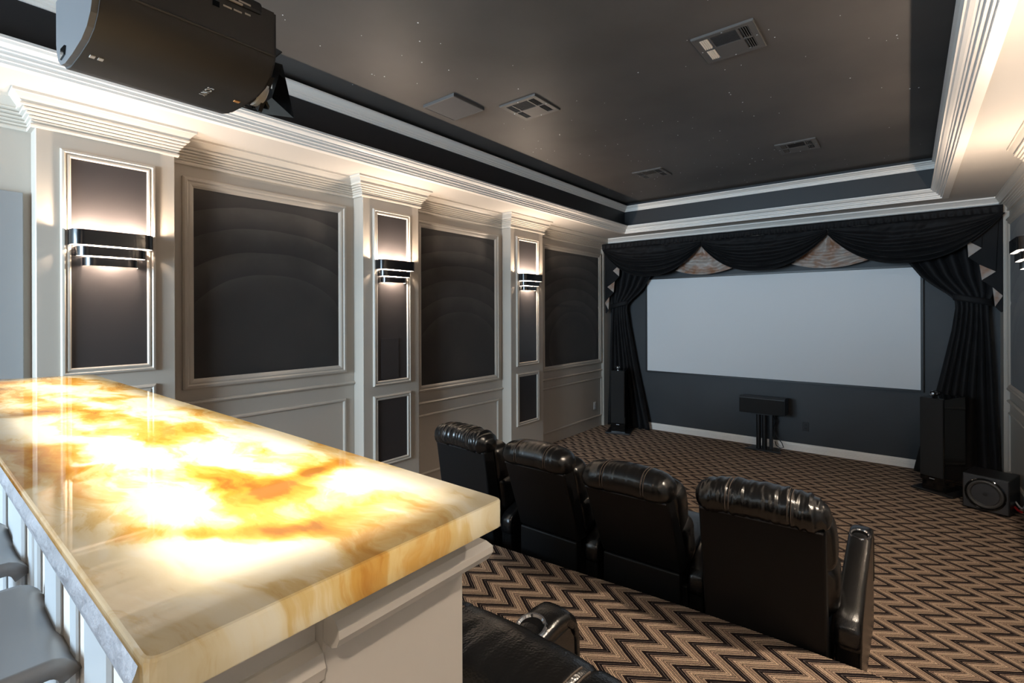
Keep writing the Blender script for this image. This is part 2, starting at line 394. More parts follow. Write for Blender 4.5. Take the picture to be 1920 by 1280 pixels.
def side_wall(side):
    L_ = side == 'left'; X = LX if L_ else RX; sg = 1 if L_ else -1
    fn = lambda u, v, h: (X + sg * h, u, v)
    pf = X + sg * .14
    PIL = PILS[side]
    w = MB().box(min(X, X - sg * .12), max(X, X - sg * .12), YB - .1, D + .1, -.05, 3.5).build('wall_' + side, M_WALL, kind='structure')
    for i, (y0, y1) in enumerate(PIL):
        p = MB().box(min(X, pf), max(X, pf), y0, y1, 0, ZS).build('pilaster', M_WALL, w, bevel=.004, seg=1)
        fp = lambda u, v, h: (pf + sg * h, u, v)
        up_ = .30 if i == 0 else 0
        for (v0, v1) in ((1.15 + up_, 2.735), (.42 + up_, 1.065 + up_)):
            u0, u1 = y0 + .100, y1 - .108
            q = MB(); q.box(*sorted((pf, pf + sg * .006)), u0 + .04, u1 - .04, v0 + .04, v1 - .04); q.build('panel_inlay', M_INLAY, p)
            MB().rframe(u0, u1, v0, v1, FRAMEP, fp).build('panel_frame', M_WALL, p)
            if L_ and i == 1 and v1 > 2:
                MB().box(pf, pf + .013, 2.735, 2.925, 1.215, 1.575).build('reflection_plate', M_INLAY, p)  # thin raised plate added to stand in for a reflection on the satin panel
    # corner strip beside the stage curtain
    MB().box(*sorted((X, X + sg * .045)), 7.09, D, 0, ZS).build('corner_strip', M_WALL, w)
    # chair rails and wainscot frames
    RAIL = [(0, -.012), (.012, -.012), (.022, -.004), (.026, .004), (.018, .012), (.008, .018), (0, .018)]
    for (y0, y1, z) in ((PIL[0][1], PIL[1][0], 1.187), (PIL[1][1], PIL[2][0], .888), (PIL[2][1], 7.09, .888)):
        path = [(X, y0), (X, y1)] if L_ else [(X, y1), (X, y0)]
        MB().sweep(path, [(a, z + b) for a, b in RAIL]).build('chair_rail', M_WALL, w)
    for (y0, y1, v0, v1) in ((PIL[0][1] + .09, PIL[1][0] - .085, .46, 1.06), (PIL[1][1] + .08, PIL[2][0] - .075, .155, .775), (PIL[2][1] + .075, 7.085, .155, .78)):
        MB().rframe(y0, y1, v0, v1, THINP, fn).build('wainscot_frame', M_WALL, w)
    path = [(X, YB)]
    for (y0, y1) in PIL: path += [(X, y0), (pf, y0), (pf, y1), (X, y1)]
    path += [(X, D)]
    if not L_: path = path[::-1]
    MB().sweep(path, CROWN).build('trim_1' if L_ else 'trim_2', M_TRIM, kind='structure')
    return w
wl = side_wall('left'); wr = side_wall('right')

# the suede wall panels hang on the walls: things of their own
def acoustic(side, y0, y1, v0, v1, label, seam=None):
    X = LX if side == 'left' else RX; sg = 1 if side == 'left' else -1
    t = thing('fabric_wall_panel', label, 'wall panel', (X, (y0 + y1) / 2, v0), 0, 'framed suede wall panels')
    fn = lambda u, v, h: (X + sg * h, u, v)
    MB().rframe(y0, y1, v0, v1, BIGP, fn).build('panel_frame', M_WALL, t)
    def gf(a, b):
        u = y0 + .066 + (y1 - y0 - .132) * a; v = v0 + .066 + (v1 - v0 - .132) * b
        e = min(1, 14 * min(a, 1 - a, b * 1.2, (1 - b) * 1.2)); h = .006 + .010 * math.sqrt(max(0, e))
        if seam and abs(v - seam) < .018: h -= .006 * (1 - abs(v - seam) / .018)
        return fn(u, v, h)
    MB().grid(gf, 24, 90).build('suede_pad', M_SUEDE, t)
    return t
acoustic('left', 1.215, 2.465, 1.285, 2.742, 'large dark suede wall panel nearest the bar, between first and second pilasters')
acoustic('left', 3.255, 4.53, 1.00, 2.742, 'dark suede wall panel with brushed arcs between second and third pilasters')
acoustic('left', 5.43, 7.055, 1.00, 2.742, 'dark suede wall panel with a horizontal seam, beside the stage curtain', seam=1.884)
acoustic('right', 5.10, 7.055, 1.00, 2.742, 'dark suede wall panel on right wall at picture edge', seam=1.884)

# ------------------------------------------------------------------ front wall, back wall with window, door
fwl = MB().box(LX - .1, RX + .1, D, D + .12, -.05, 3.5).build('wall_front', M_FRONT, kind='structure')
BASE = [(.020, 0), (.020, .028), (.015, .031), (.015, .035), (.018, .038), (.018, .058), (.013, .061), (.013, .065), (.016, .068), (.014, .088), (.006, .098), (0, .100)]
MB().sweep([(LX, D), (RX, D)], BASE).build('baseboard_front', M_TRIMW, kind='structure')
MB().sweep([(LX + .045, D), (RX - .045, D)], [(p * 1.9, z) for p, z in CROWN]).build('trim_3', M_TRIMW, kind='structure')
WX0, WX1, WZ0, WZ1 = -3.65, -1.45, 1.25, 2.75
bk = MB().box(LX, WX0, YB - .12, YB, 0, 3.5).box(WX1, RX, YB - .12, YB, 0, 3.5).box(WX0, WX1, YB - .12, YB, 0, WZ0).box(WX0, WX1, YB - .12, YB, WZ1, 3.5)
wb = bk.build('wall_back', M_WALL, kind='structure')
win = MB().rframe(WX0 - .05, WX1 + .05, WZ0 - .05, WZ1 + .05, [(0, 0), (0, .03), (.09, .03), (.09, -.06), (.05, -.06)], lambda u, v, h: (u, YB + h, v)).build('window_1', M_WHITE, kind='structure')
MB().box(-2.58, -2.52, YB - .07, YB - .02, WZ0, WZ1).build('mullion', M_WHITE, win)
for a, b_ in ((WX0, -2.58), (-2.52, WX1)):
    MB().box(a, b_, YB - .055, YB - .045, WZ0, WZ1).build('pane', M_GLASS, win)
dr = MB().box(LX, LX + .035, -.45, .441, REARZ, 2.477).build('door_1', M_DOOR, bevel=.003, seg=1, kind='structure')
MB().lathe([(.0, .0), (.026, .0), (.026, .012), (.010, .016), (.010, .04), (.028, .05), (.028, .07), (.0, .08)], (LX + .035, -.37, 1.5), 'X', 16).build('door_knob', M_CHROME, dr)

# ------------------------------------------------------------------ ceiling: soffit ring, tray, crowns
ceil = MB().box(TX0 - .05, TX1 + .05, TY0 - .05, TY1 + .05, ZC, ZC + .08).build('ceiling', M_CEIL, kind='structure')
sf = MB().box(LX - .05, TX0 - .02, YB - .1, D + .1, ZS, ZC + .05).box(TX1 + .02, RX + .05, YB - .1, D + .1, ZS, ZC + .05)
sf.box(TX0 - .02, TX1 + .02, TY1 + .02, D + .1, ZS, ZC + .05).box(TX0 - .02, TX1 + .02, YB - .1, TY0 - .02, ZS, ZC + .05)
sf.build('soffit', M_SOFFIT, ceil)
tf = MB().box(TX0 - .02, TX0, TY0, TY1, ZS, ZC).box(TX1, TX1 + .02, TY0, TY1, ZS, ZC).box(TX0, TX1, TY1, TY1 + .02, ZS, ZC).box(TX0, TX1, TY0 - .02, TY0, ZS, ZC)
tf.build('tray_face', M_BLACKWALL, ceil)
TP = [(TX0, TY0), (TX0, TY1), (TX1, TY1), (TX1, TY0)]
LOWC = [(-.055, ZS + .001), (-.055, ZS - .006), (0, ZS - .008), (.002, ZS + .004), (.014, ZS + .006), (.014, ZS + .020), (.020, ZS + .022), (.032, ZS + .024), (.032, ZS + .037), (.037, ZS + .039), (.046, ZS + .041), (.048, ZS + .050), (.060, ZS + .054), (.076, ZS + .064), (.084, ZS + .076), (.092, ZS + .078), (.092, ZS + .092), (.0, ZS + .094)]
MB().sweep(TP, LOWC, True).build('trim_4', M_TRIMW, kind='structure')
U0 = 3.303
UPC = [(0, U0), (.010, U0), (.013, U0 + .010), (.022, U0 + .012), (.024, U0 + .022), (.034, U0 + .025), (.038, U0 + .036), (.052, U0 + .044), (.066, U0 + .056), (.074, U0 + .059), (.082, U0 + .061), (.082, U0 + .072), (0, U0 + .074)]
MB().sweep(TP, UPC, True).build('trim_5', M_TRIMW, kind='structure')

# fibre-optic stars set in the tray ceiling
st = MB()
for k in range(170):
    x = random.uniform(TX0 + .25, TX1 - .15); y = random.uniform(.8, TY1 - .2); r_ = random.choice((.0022, .003, .0042))
    b = len(st.v)
    for i in range(6): st.v.append((x + r_ * math.cos(i * PI / 3), y + r_ * math.sin(i * PI / 3), ZC - .002))
    for i in range(6): st.v.append((x + r_ * math.cos(i * PI / 3), y + r_ * math.sin(i * PI / 3), ZC + .002))
    st.face([b + i for i in range(6)])
    for i in range(6): st.face([b + i, b + (i + 1) % 6, b + 6 + (i + 1) % 6, b + 6 + i])
st.build('star_lights', M_STAR, ceil, kind='stuff')

# ------------------------------------------------------------------ ceiling vents and flat ceiling panels
def vent(x, y, label, pale=False):
    t = thing('ceiling_vent', label, 'vent', (x, y, ZC), 0, 'square ceiling vents')
    h = .172
    # outer flange
    MB().rframe(-h, h, -h, h, [(0, 0), (0, -.010), (.004, -.014), (.038, -.012), (.040, -.004)], lambda u, v, w: (u, v, w)).build('flange', M_VENT, t, world=False)
    MB().box(-h + .03, h - .03, -h + .03, h - .03, -.004, -.001).build('backing', M_GLOSSBLACK, t, world=False)
    i0 = h - .038
    cx = i0 * .52
    MB().box(-cx, cx, .012, i0, -.013, -.006).build('blank_plate', M_VENT, t, world=False)
    for sx in (-1, 1):
        MB().box(*sorted((sx * cx, sx * (cx + .012))), -i0, i0, -.013, -.004).build('divider', M_VENT, t, world=False)
        MB().box(*sorted((sx * (cx + .012), sx * i0)), -.007, .007, -.013, -.004).build('divider', M_VENT, t, world=False)
        for (v0, v1) in ((-i0, -.007), (.007, i0)):
            for k in range(4):
                a = cx + .018 + k * (i0 - cx - .018) / 4
                q = MB(); q.prism([(a, -.005), (a + .003, -.004), (a + .011, -.013), (a + .008, -.014)], lambda p, w, yy, sx=sx: (sx * p, yy, w), v0 + .004, v1 - .004)
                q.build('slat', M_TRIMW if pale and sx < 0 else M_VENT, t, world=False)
    MB().box(-cx, cx, -.006, .012, -.013, -.004).build('divider', M_VENT, t, world=False)
    for k in range(7):
        y_ = -i0 + .006 + k * (i0 - .012) / 7
        MB().prism([(y_, -.004), (y_ + .003, -.003), (y_ + .010, -.012), (y_ + .007, -.013)], lambda p, w, xx: (xx, p, w), -cx, cx).build('slat', M_BLACK, t, world=False)
    for (a, b) in ((0, -h + .018), (0, h - .018), (-h + .018, 0), (h - .018, 0)):
        MB().lathe([(0, -.016), (.004, -.015), (.005, -.012)], (a, b, 0), 'Z', 8, cap=False).build('screw', M_SILVER, t, world=False)
vent(-2.32, 3.125, 'square ceiling vent nearest the left crown, beside the blank square ceiling panel')
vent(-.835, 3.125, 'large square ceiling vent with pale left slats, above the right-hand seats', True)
vent(-.84, 5.50, 'small dark ceiling vent towards the screen, right of the tray centre')
vent(-2.32, 5.50, 'small ceiling vent near the far left corner of the tray')
def flat_panel(x, y, label):
    t = thing('ceiling_panel', label, 'ceiling panel', (x, y, ZC), 0, 'flat square ceiling panels')
    MB().rframe(-.168, .168, -.168, .168, [(0, 0), (0, -.020), (.004, -.024), (.010, -.024), (.010, -.021)], XYZ).build('rim', M_VENT, t, world=False)
    MB().box(-.159, .159, -.159, .159, -.022, -.002).build('grille_face', P('panel_grey', (.075, .075, .078), .6), t, world=False)
flat_panel(-2.77, 2.735, 'blank square grey ceiling panel next to the projector side vent')
flat_panel(-.585, 2.43, 'square ceiling panel cut off by the top picture edge')

# ------------------------------------------------------------------ unseen soffit lamps added to brighten carpet and bar end
def fill_lamp(x, y, label, k=1.0):
    t = thing('added_fill_lamp', label, 'fill light', (x, y, ZS), 0, 'added soffit fill lamps')
    MB().lathe([(.062, 0), (.086, 0), (.086, -.004), (.080, -.007), (.064, -.005), (.062, .0)], (0, 0, 0), 'Z', 32, cap=False).build('trim_ring', M_WHITE, t, world=False)
    MB().lathe([(.0, -.001), (.062, -.001), (.062, -.0005)], (0, 0, 0), 'Z', 32, cap=False).build('lens', P('fill_lamp_lens', (.9, .88, .82), .4, emis=(1, .88, .72), estr=6), t, world=False)
    l = bpy.data.lights.new('fill_spot', 'SPOT'); l.energy = FILL_LAMP_W * k; l.color = FILLWARM; l.spot_size = math.radians(135); l.spot_blend = .5; l.shadow_soft_size = .05
    o = bpy.data.objects.new('fill_spot', l); o.location = (x, y, ZS - .015); COL.objects.link(o)
fill_lamp(.53, 2.55, 'added warm fill lamp in the right soffit above the front seats', 1.3)
fill_lamp(.53, -.75, 'added warm fill lamp in the right soffit behind the camera', .55)
fill_lamp(-1.5, -2.1, 'added warm fill lamp in the rear soffit behind the stools', .12)
# ------------------------------------------------------------------ sconces
def sconce(side, i, label):
    X = LX + .14 if side == 'left' else RX - .14; sg = 1 if side == 'left' else -1
    yc = sum(PILS[side][i]) / 2 - .005
    t = thing('wall_sconce', label, 'wall lamp', (X, yc, 2.07), 0, 'three-tier wall sconces')
    # stadium half-bands, nested, each smaller below the last
    def band(hw, dp, z0, z1, name):
        pts = []; n = 8; r = min(dp, .055)
        pts.append((.008, -hw))
        for k in range(n + 1):
            a = -PI / 2 + (PI / 2) * k / n; pts.append((dp - r + r * math.cos(a), -hw + r + r * math.sin(a)))
        for k in range(n + 1):
            a = (PI / 2) * k / n; pts.append((dp - r + r * math.cos(a), hw - r + r * math.sin(a)))
        pts.append((.008, hw))
        m = len(pts)
        def wall(th, mb):
            inner = []
            for k, (p, q) in enumerate(pts):
                a = Vector(pts[max(0, k - 1)]); c = Vector(pts[min(m - 1, k + 1)]); d = (c - a).normalized(); nn = Vector((-d.y, d.x))
                inner.append((p + nn.x * th, q + nn.y * th))
            return inner
        inn = wall(.003, None); inn2 = wall(.0036, None)
        o = MB(); b = 0
        o.v = [(sg * p, q, z0) for p, q in pts] + [(sg * p, q, z1) for p, q in pts] + [(sg * p, q, z0) for p, q in inn] + [(sg * p, q, z1) for p, q in inn]
        for k in range(m - 1):
            o.face([k, k + 1, m + k + 1, m + k], True); o.face([2 * m + k, 2 * m + k + 1, 3 * m + k + 1, 3 * m + k], True)
            o.face([k, k + 1, 2 * m + k + 1, 2 * m + k]); o.face([m + k, m + k + 1, 3 * m + k + 1, 3 * m + k])
        ob = o.build(name, M_SHADE, t, world=False)
        l = MB(); l.v = [(sg * p, q, z0 + .001) for p, q in inn2] + [(sg * p, q, z1 - .004) for p, q in inn2]
        for k in range(m - 1): l.face([k, k + 1, m + k + 1, m + k], True)
        l.build('lining', M_SHADEIN, ob, world=False)
        return inn2
    a = band(.195, .120, .125, .210, 'upper_shade')
    b_ = band(.165, .098, .066, .119, 'middle_shade')
    c = band(.132, .078, .012, .060, 'lower_shade')
    def ring(o_, i_, z):
        r = MB(); m = len(o_); r.v = [(sg * p, q, z) for p, q in o_] + [(sg * p, q, z) for p, q in i_]
        for k in range(m - 1): r.face([k, k + 1, m + k + 1, m + k])
        r.build('diffuser_strip', M_DIFF, t, world=False, solid=.002)
    ring(a, b_, .128); ring(b_, c, .069)
    MB().box(*sorted((0, sg * .010)), -.10, .10, .02, .20).build('back_plate', M_SHADEIN, t, world=False)
    for dy in (-.10, .10): point('sconce_bulb', (X + sg * .080, yc + dy, 2.07 + .180), SCONCE_W, WARM, .018)
    point('sconce_lower_bulb', (X + sg * .042, yc, 2.07 + .055), SCONCE_DOWN_W, WARM, .016)
sconce('left', 0, 'nearest black three-tier wall sconce, lit, on the pilaster above the bar')
sconce('left', 1, 'middle black three-tier wall sconce, lit, on the second pilaster')
sconce('left', 2, 'farthest lit black three-tier sconce on the left wall, third pilaster')
sconce('right', 2, 'lit black three-tier wall sconce on right wall, cut by the picture edge')
sconce('right', 1, 'black three-tier wall sconce on right wall beside the front row of seats')
sconce('right', 0, 'black three-tier wall sconce on right wall nearest the camera')

# ------------------------------------------------------------------ projection screen
SX0, SX1, SZ0, SZ1 = -3.165, .108, .905, 2.312
t = thing('projection_screen', 'large blank grey wide projection screen on the dark front wall', 'screen', ((SX0 + SX1) / 2, D - .03, SZ0))
MB().rframe(SX0 - .020, SX1 + .020, SZ0 - .020, SZ1 + .020, [(0, .0), (0, .056), (.020, .056), (.024, .046), (.024, .02)], lambda u, v, h: (u, D - h, v)).build('frame', M_BLACK, t)
MB().box(SX0, SX1, D - .046, D - .036, SZ0, SZ1).build('screen_surface', M_SCREEN, t)

# ------------------------------------------------------------------ stage curtains
def lerp_tab(tab, z):
    tab = sorted(tab)
    if z <= tab[0][0]: return tab[0][1]
    for (a, p), (b, q) in zip(tab, tab[1:]):
        if z <= b:
            k = (z - a) / (b - a); k = k * k * (3 - 2 * k) if 0 else k
            return p + (q - p) * k
    return tab[-1][1]
def drape(side):
    ctr = -1.527; m = (lambda x: x) if side == 'left' else (lambda x: 2 * ctr - x)
    inner = [(0, -3.10), (.4, -3.18), (.8, -3.27), (1.2, -3.35), (1.6, -3.43), (1.85, -3.46), (1.93, -3.45), (2.0, -3.38), (2.1, -3.26), (2.2, -3.16), (2.35, -3.06), (2.6, -2.96), (2.85, -2.88)]
    outer = [(0, -3.80), (.8, -3.76), (1.5, -3.72), (1.88, -3.70), (2.0, -3.74), (2.3, -3.79), (2.85, -3.80)]
    t = thing('stage_curtain', ('left' if side == 'left' else 'right') + ' black velvet stage curtain tied back beside the screen', 'curtain', (m(-3.5), D - .12, 0), 0, 'tied-back stage curtains')
    def fn(a, b):
        z = .012 + 2.835 * b
        xi, xo = lerp_tab(inner, z), lerp_tab(outer, z); x = xi + (xo - xi) * a
        wdt = abs(xi - xo); tie = math.exp(-((z - 1.92) / .16) ** 2)
        amp = (.040 if z < 1.9 else .028) * (1 - .65 * tie)
        ph = a * 2 * PI * 6.5 + 2.6 * noise.noise(Vector((a * 3.2, z * .55, 2)))
        y = D - .125 - amp * math.sin(ph) - .03 * tie + .018 * noise.noise(Vector((a * 9, z * 1.8, 5)))
        x += .010 * math.cos(ph)
        return (m(x), min(y, D - .062), z)
    MB().grid(fn, 110, 70).build('drape', M_VELVET, t, solid=.006)
    # tieback
    q = MB()
    def tb(a, b):
        th = a * 2 * PI
        x = -3.58 + .150 * math.cos(th); z = 1.925 + .035 * (b - .5) * 2 - .06 * (x + 3.58) / .13 * -.5
        return (m(x), D - .155 - .068 * math.sin(th), z)
    q.grid(tb, 36, 3, cu=True); q.build('tieback', M_VELVET, t, solid=.006)
drape('left'); drape('right')

# swags
def swag(x0, x1, label, k, e0=2.735, e1=2.735):
    t = thing('valance_swag', label, 'valance', ((x0 + x1) / 2, D - .25, 2.33), 0, 'velvet swags over the screen')
    def fn(a, b):
        tt = abs(2 * a - 1)
        zt = 2.803; zb = e0 + (e1 - e0) * a - .395 * max(0, 1 - tt ** 2.35) - (e0 + e1 - 5.47) * .5 * max(0, 1 - tt ** 2.35)
        z = zt + (zb - zt) * (b ** .85)
        env = math.sin(PI * min(1, max(0, a))) ** .5
        fold = math.sin(b * 2 * PI * 5.2 + 1.6 * noise.noise(Vector((a * 2.2, b * 2, k)))) * (.034 * b + .004) * (.35 + .65 * env)
        y = D - .285 - .055 * env * b - fold - .050 * env * noise.noise(Vector((a * 7 + k * 5, b * 2.6, 1.3 * k))) * (1 - .7 * b) - .02 * env * abs(noise.noise(Vector((a * 16 + b * 5, b * 2, 2.3 * k)))) * (1 - b)
        return (x0 + .003 + (x1 - x0 - .006) * a, y, z)
    MB().grid(fn, 90, 60).build('swag_fabric', M_VELVET, t, solid=.005)
swag(-3.80, -2.262, 'left black velvet swag looped over the screen', 1, 2.80, 2.735)
swag(-2.262, -.765, 'centre black velvet swag between the two copper inserts', 2)
swag(-.765, .765, 'right black velvet swag looped over the screen corner', 3, 2.735, 2.80)
# gathered header band
hd = MB()
def hf(a, b):
    x = LX + .05 + (RX - LX - .10) * a; z = 2.887 - .082 * b
    return (x, D - .292 - .010 * math.sin(a * 420 + 2 * noise.noise(Vector((a * 40, b, 0)))) * b, z + .006 * noise.noise(Vector((a * 25, 3, 0))))
hd.grid(hf, 420, 4); h_ = hd.build('valance_header', M_VELVET, at=(-1.527, D - .25, 2.81), solid=.006); tag(h_, 'gathered black header band along the top of the stage valance', 'valance')
# copper fan inserts
def fan(xc, label, k):
    def fn(a, b):
        hw = .004 + .396 * (b ** .9); x = xc + (2 * a - 1) * hw
        z = 2.735 + .045 * (1 - b) ** 8 - b * (.395 - .075 * abs(2 * a - 1) ** 2.0)
        y = D - .192 - .070 * (1 - b) ** 4 - .012 * math.sin(b * 2 * PI * 5 + 2.5 * noise.noise(Vector((a * 4, b * 3, k)))) * b - .015 * noise.noise(Vector((a * 6, b * 7, k + 3)))
        return (x, y, z)
    o = MB().grid(fn, 50, 44).build('fan_insert', M_GOLD, at=(xc, D - .2, 2.34), solid=.005)
    tag(o, label, 'valance', 'copper fan inserts')
fan(-2.262, 'copper satin fan insert between the left and centre swags', 1)
fan(-.765, 'copper satin fan insert between the centre and right swags', 2)
# cascading jabots with copper lining
def jabot(side):
    ctr = -1.517; m = (lambda x: x) if side == 'left' else (lambda x: 2 * ctr - x)
    yb = D - .272
    t = thing('cascade_jabot', 'black cascading jabot with three copper lining points at the %s of the stage' % side, 'curtain', (m(-3.7), yb, 1.8), 0, 'cascading jabots')
    tri = [((-3.515, 2.545), (-3.628, 2.46), (-3.525, 2.37)), ((-3.61, 2.29), (-3.735, 2.21), (-3.628, 2.125)), ((-3.71, 2.05), (-3.787, 1.96), (-3.728, 1.85))]
    lay = [[(-3.47, 2.86), (-3.50, 2.56), (-3.515, 2.545), (-3.628, 2.46), (-3.64, 2.86)],
           [(-3.50, 2.86), (-3.525, 2.37), (-3.61, 2.29), (-3.735, 2.21), (-3.76, 2.86)],
           [(-3.60, 2.86), (-3.628, 2.125), (-3.71, 2.05), (-3.786, 1.96), (-3.788, 2.86)],
           [(-3.70, 2.86), (-3.728, 1.85), (-3.775, 1.79), (-3.788, 1.80), (-3.788, 2.86)]]
    for k, pl in enumerate(lay):
        yk = yb + .016 * k
        MB().prism(pl, lambda p, q, a: (m(p), a, q), yk, yk + .012).build('pleat', M_VELVET, t, bevel=.004)
    for k, pl in enumerate(tri):
        yk = yb + .016 * k + .013
        a, b, c = pl
        q = MB().prism([a, b, c], lambda p, q_, y_: (m(p), y_, q_), yb + .016 * k - .004, yb + .016 * k + .014)
        q.build('lining_point', M_GOLD, t, bevel=.003)
jabot('left'); jabot('right')

# ------------------------------------------------------------------ loudspeakers
def tower(x, y, rz, label):
    t = thing('tower_speaker', label, 'speaker', (x, y, 0), rz, 'tower speakers')
    MB().box(-.18, .18, -.02, .40, .0, .022).build('base_plate', M_BLACK, t, world=False, bevel=.006)
    MB().box(-.10, .10, .03, .36, .022, .115).build('plinth', M_GLOSSBLACK, t, world=False)
    MB().box(-.105, .105, .0, .36, .115, .945).build('cabinet', M_GLOSSBLACK, t, world=False, bevel=.008)
    MB().box(-.098, .098, -.014, .001, .165, .94).build('grille', M_GRILLE, t, world=False, bevel=.005)
    MB().box(-.022, .022, -.003, .001, .138, .146).build('badge', M_SILVER, t, world=False)
    tw = MB().lathe([(0, -.045), (.018, -.040), (.027, -.02), (.029, .0), (.024, .04), (.012, .085), (0, .10)], (0, .055, .985), 'Y', 20).build('tweeter_pod', M_GLOSSBLACK, t, world=False)
    MB().lathe([(.030, -.012), (.031, -.022), (.027, -.034), (.022, -.030)], (0, .055, .985), 'Y', 20, cap=False).build('tweeter_ring', M_CHROME, tw, world=False)
    MB().lathe([(.0, -.05), (.012, -.046), (.014, -.040)], (0, .055, .985), 'Y', 16, cap=False).build('tweeter_dome', M_SILVER, tw, world=False)
    MB().box(-.010, .010, .03, .08, .943, .962).build('tweeter_foot', M_GLOSSBLACK, t, world=False)
tower(-3.375, 6.70, math.radians(17), 'black tower speaker with silver tweeter pod at the left of the screen')
tower(.175, 6.44, math.radians(-29), 'black tower speaker with silver tweeter pod in front of the right curtain')
t = thing('center_speaker', 'long black centre speaker on its stand below the screen', 'speaker', (-1.482, 6.95, .49))
MB().prism([(6.962, .492), (6.962, .690), (7.00, .712), (7.22, .690), (7.22, .50)], lambda p, q, a: (a, p, q), -1.75, -1.214).build('cabinet', M_BLACK, t, bevel=.004)
MB().box(-1.742, -1.222, 6.948, 6.963, .499, .684).build('grille', M_GRILLE, t, bevel=.003)
t = thing('speaker_stand', 'low black twin-column stand carrying the centre speaker', 'stand', (-1.482, 7.11, 0))
MB().prism([(-1.70, 7.02), (-1.27, 7.02), (-1.33, 7.25), (-1.62, 7.25)], XYZ, 0, .018).build('base', M_BLACK, t, bevel=.004)
for x in (-1.545, -1.475): MB().lathe([(.030, .018), (.030, .474)], (x, 7.10, 0), 'Z', 16).build('column', M_BLACK, t)
MB().box(-1.425, -1.385, 7.12, 7.17, .018, .474).build('cable_channel', M_BLACK, t, bevel=.004)
MB().box(-1.62, -1.36, 7.0, 7.2, .474, .490).build('top_plate', M_BLACK, t, bevel=.003)
cb = MB().tube([(-1.40, 7.19, .46), (-1.36, 7.21, .38), (-1.39, 7.22, .28), (-1.35, 7.21, .17), (-1.29, 7.20, .10), (-1.27, 7.19, .05), (-1.31, 7.20, .03), (-1.36, 7.21, .06), (-1.38, 7.24, .10)], .006, 6).build('speaker_cable', M_BLACK, at=(-1.35, 7.2, .03))
tag(cb, 'black cable looping down behind the centre speaker stand', 'cable')
t = thing('subwoofer', 'black cube subwoofer with large round cone on the carpet at right', 'speaker', (.53, 6.10, 0), math.radians(-18.4))
MB().box(-.158, .158, 0, .32, .012, .322).build('cabinet', M_BLACK, t, world=False, bevel=.006)
MB().box(-.150, .150, -.008, .001, .020, .314).build('baffle', P('sub_baffle', (.034, .034, .037), .5), t, world=False, bevel=.004)
MB().lathe([(.140, -.008), (.141, -.014), (.134, -.018), (.128, -.014), (.126, -.008)], (0, 0, .165), 'Y', 40, cap=False).build('trim_ring', M_GLOSSBLACK, t, world=False)
MB().lathe([(.127, -.008), (.122, -.020), (.112, -.024), (.100, -.018), (.096, -.008)], (0, 0, .165), 'Y', 40, cap=False).build('surround', P('rubber', (.045, .042, .040), .55), t, world=False)
MB().lathe([(.097, -.010), (.085, -.004), (.05, -.006), (0, -.009)], (0, 0, .165), 'Y', 40, cap=False).build('cone', P('cone', (.017, .017, .017), .4), t, world=False)
for sx in (-.12, .12):
    for sy in (.04, .28): MB().lathe([(.016, 0), (.018, .012)], (sx, sy, 0), 'Z', 12).build('foot', M_BLACK, t, world=False)
cb = MB().tube([(.735, 6.22, .11), (.752, 6.16, .085), (.765, 6.10, .09), (.772, 6.05, .13), (.776, 6.02, .22), (.778, 6.0, .30)], .007, 8).build('power_cord', M_WHITE, at=(.76, 6.08, .1))
tag(cb, 'white cable curving beside the subwoofer at the right wall', 'cable')
cb = MB().tube([(.724, 6.19, .07), (.745, 6.14, .055), (.758, 6.10, .06)], .010, 8).build('signal_plug', M_RED, at=(.74, 6.14, .06)); tag(cb, 'small red plug at the side of the subwoofer', 'plug')

# outlets
def outlet(name, loc, axis, m1, label):
    t = thing(name, label, 'outlet', loc, 0, 'power outlets')
    f = (lambda u, v, h: (u, -h, v)) if axis == 'y' else (lambda u, v, h: (h, u, v))
    def bx(mb, u0, u1, v0, v1, h0, h1):
        mb.prism([(u0, v0), (u1, v0), (u1, v1), (u0, v1)], lambda p, q, a: f(p, q, a), h0, h1); return mb
    bx(MB(), -.036, .036, -.058, .058, 0, .006).build('cover_plate', m1, t, world=False, bevel=.002)
    for dz in (-.022, .022):
        s_ = bx(MB(), -.017, .017, dz - .014, dz + .014, .006, .009).build('socket', m1, t, world=False, bevel=.002)
        for du in (-.006, .006): bx(MB(), du - .0012, du + .0012, dz - .004, dz + .006, .009, .0095).build('slot', M_GLOSSBLACK, s_, world=False)
outlet('wall_outlet', (-1.04, D, .325), 'y', M_BLACK, 'black power outlet on the front wall right of the centre speaker')
outlet('wall_outlet', (LX, 6.87, .345), 'x', M_WHITE, 'white power outlet low on left wall beside the curtain')

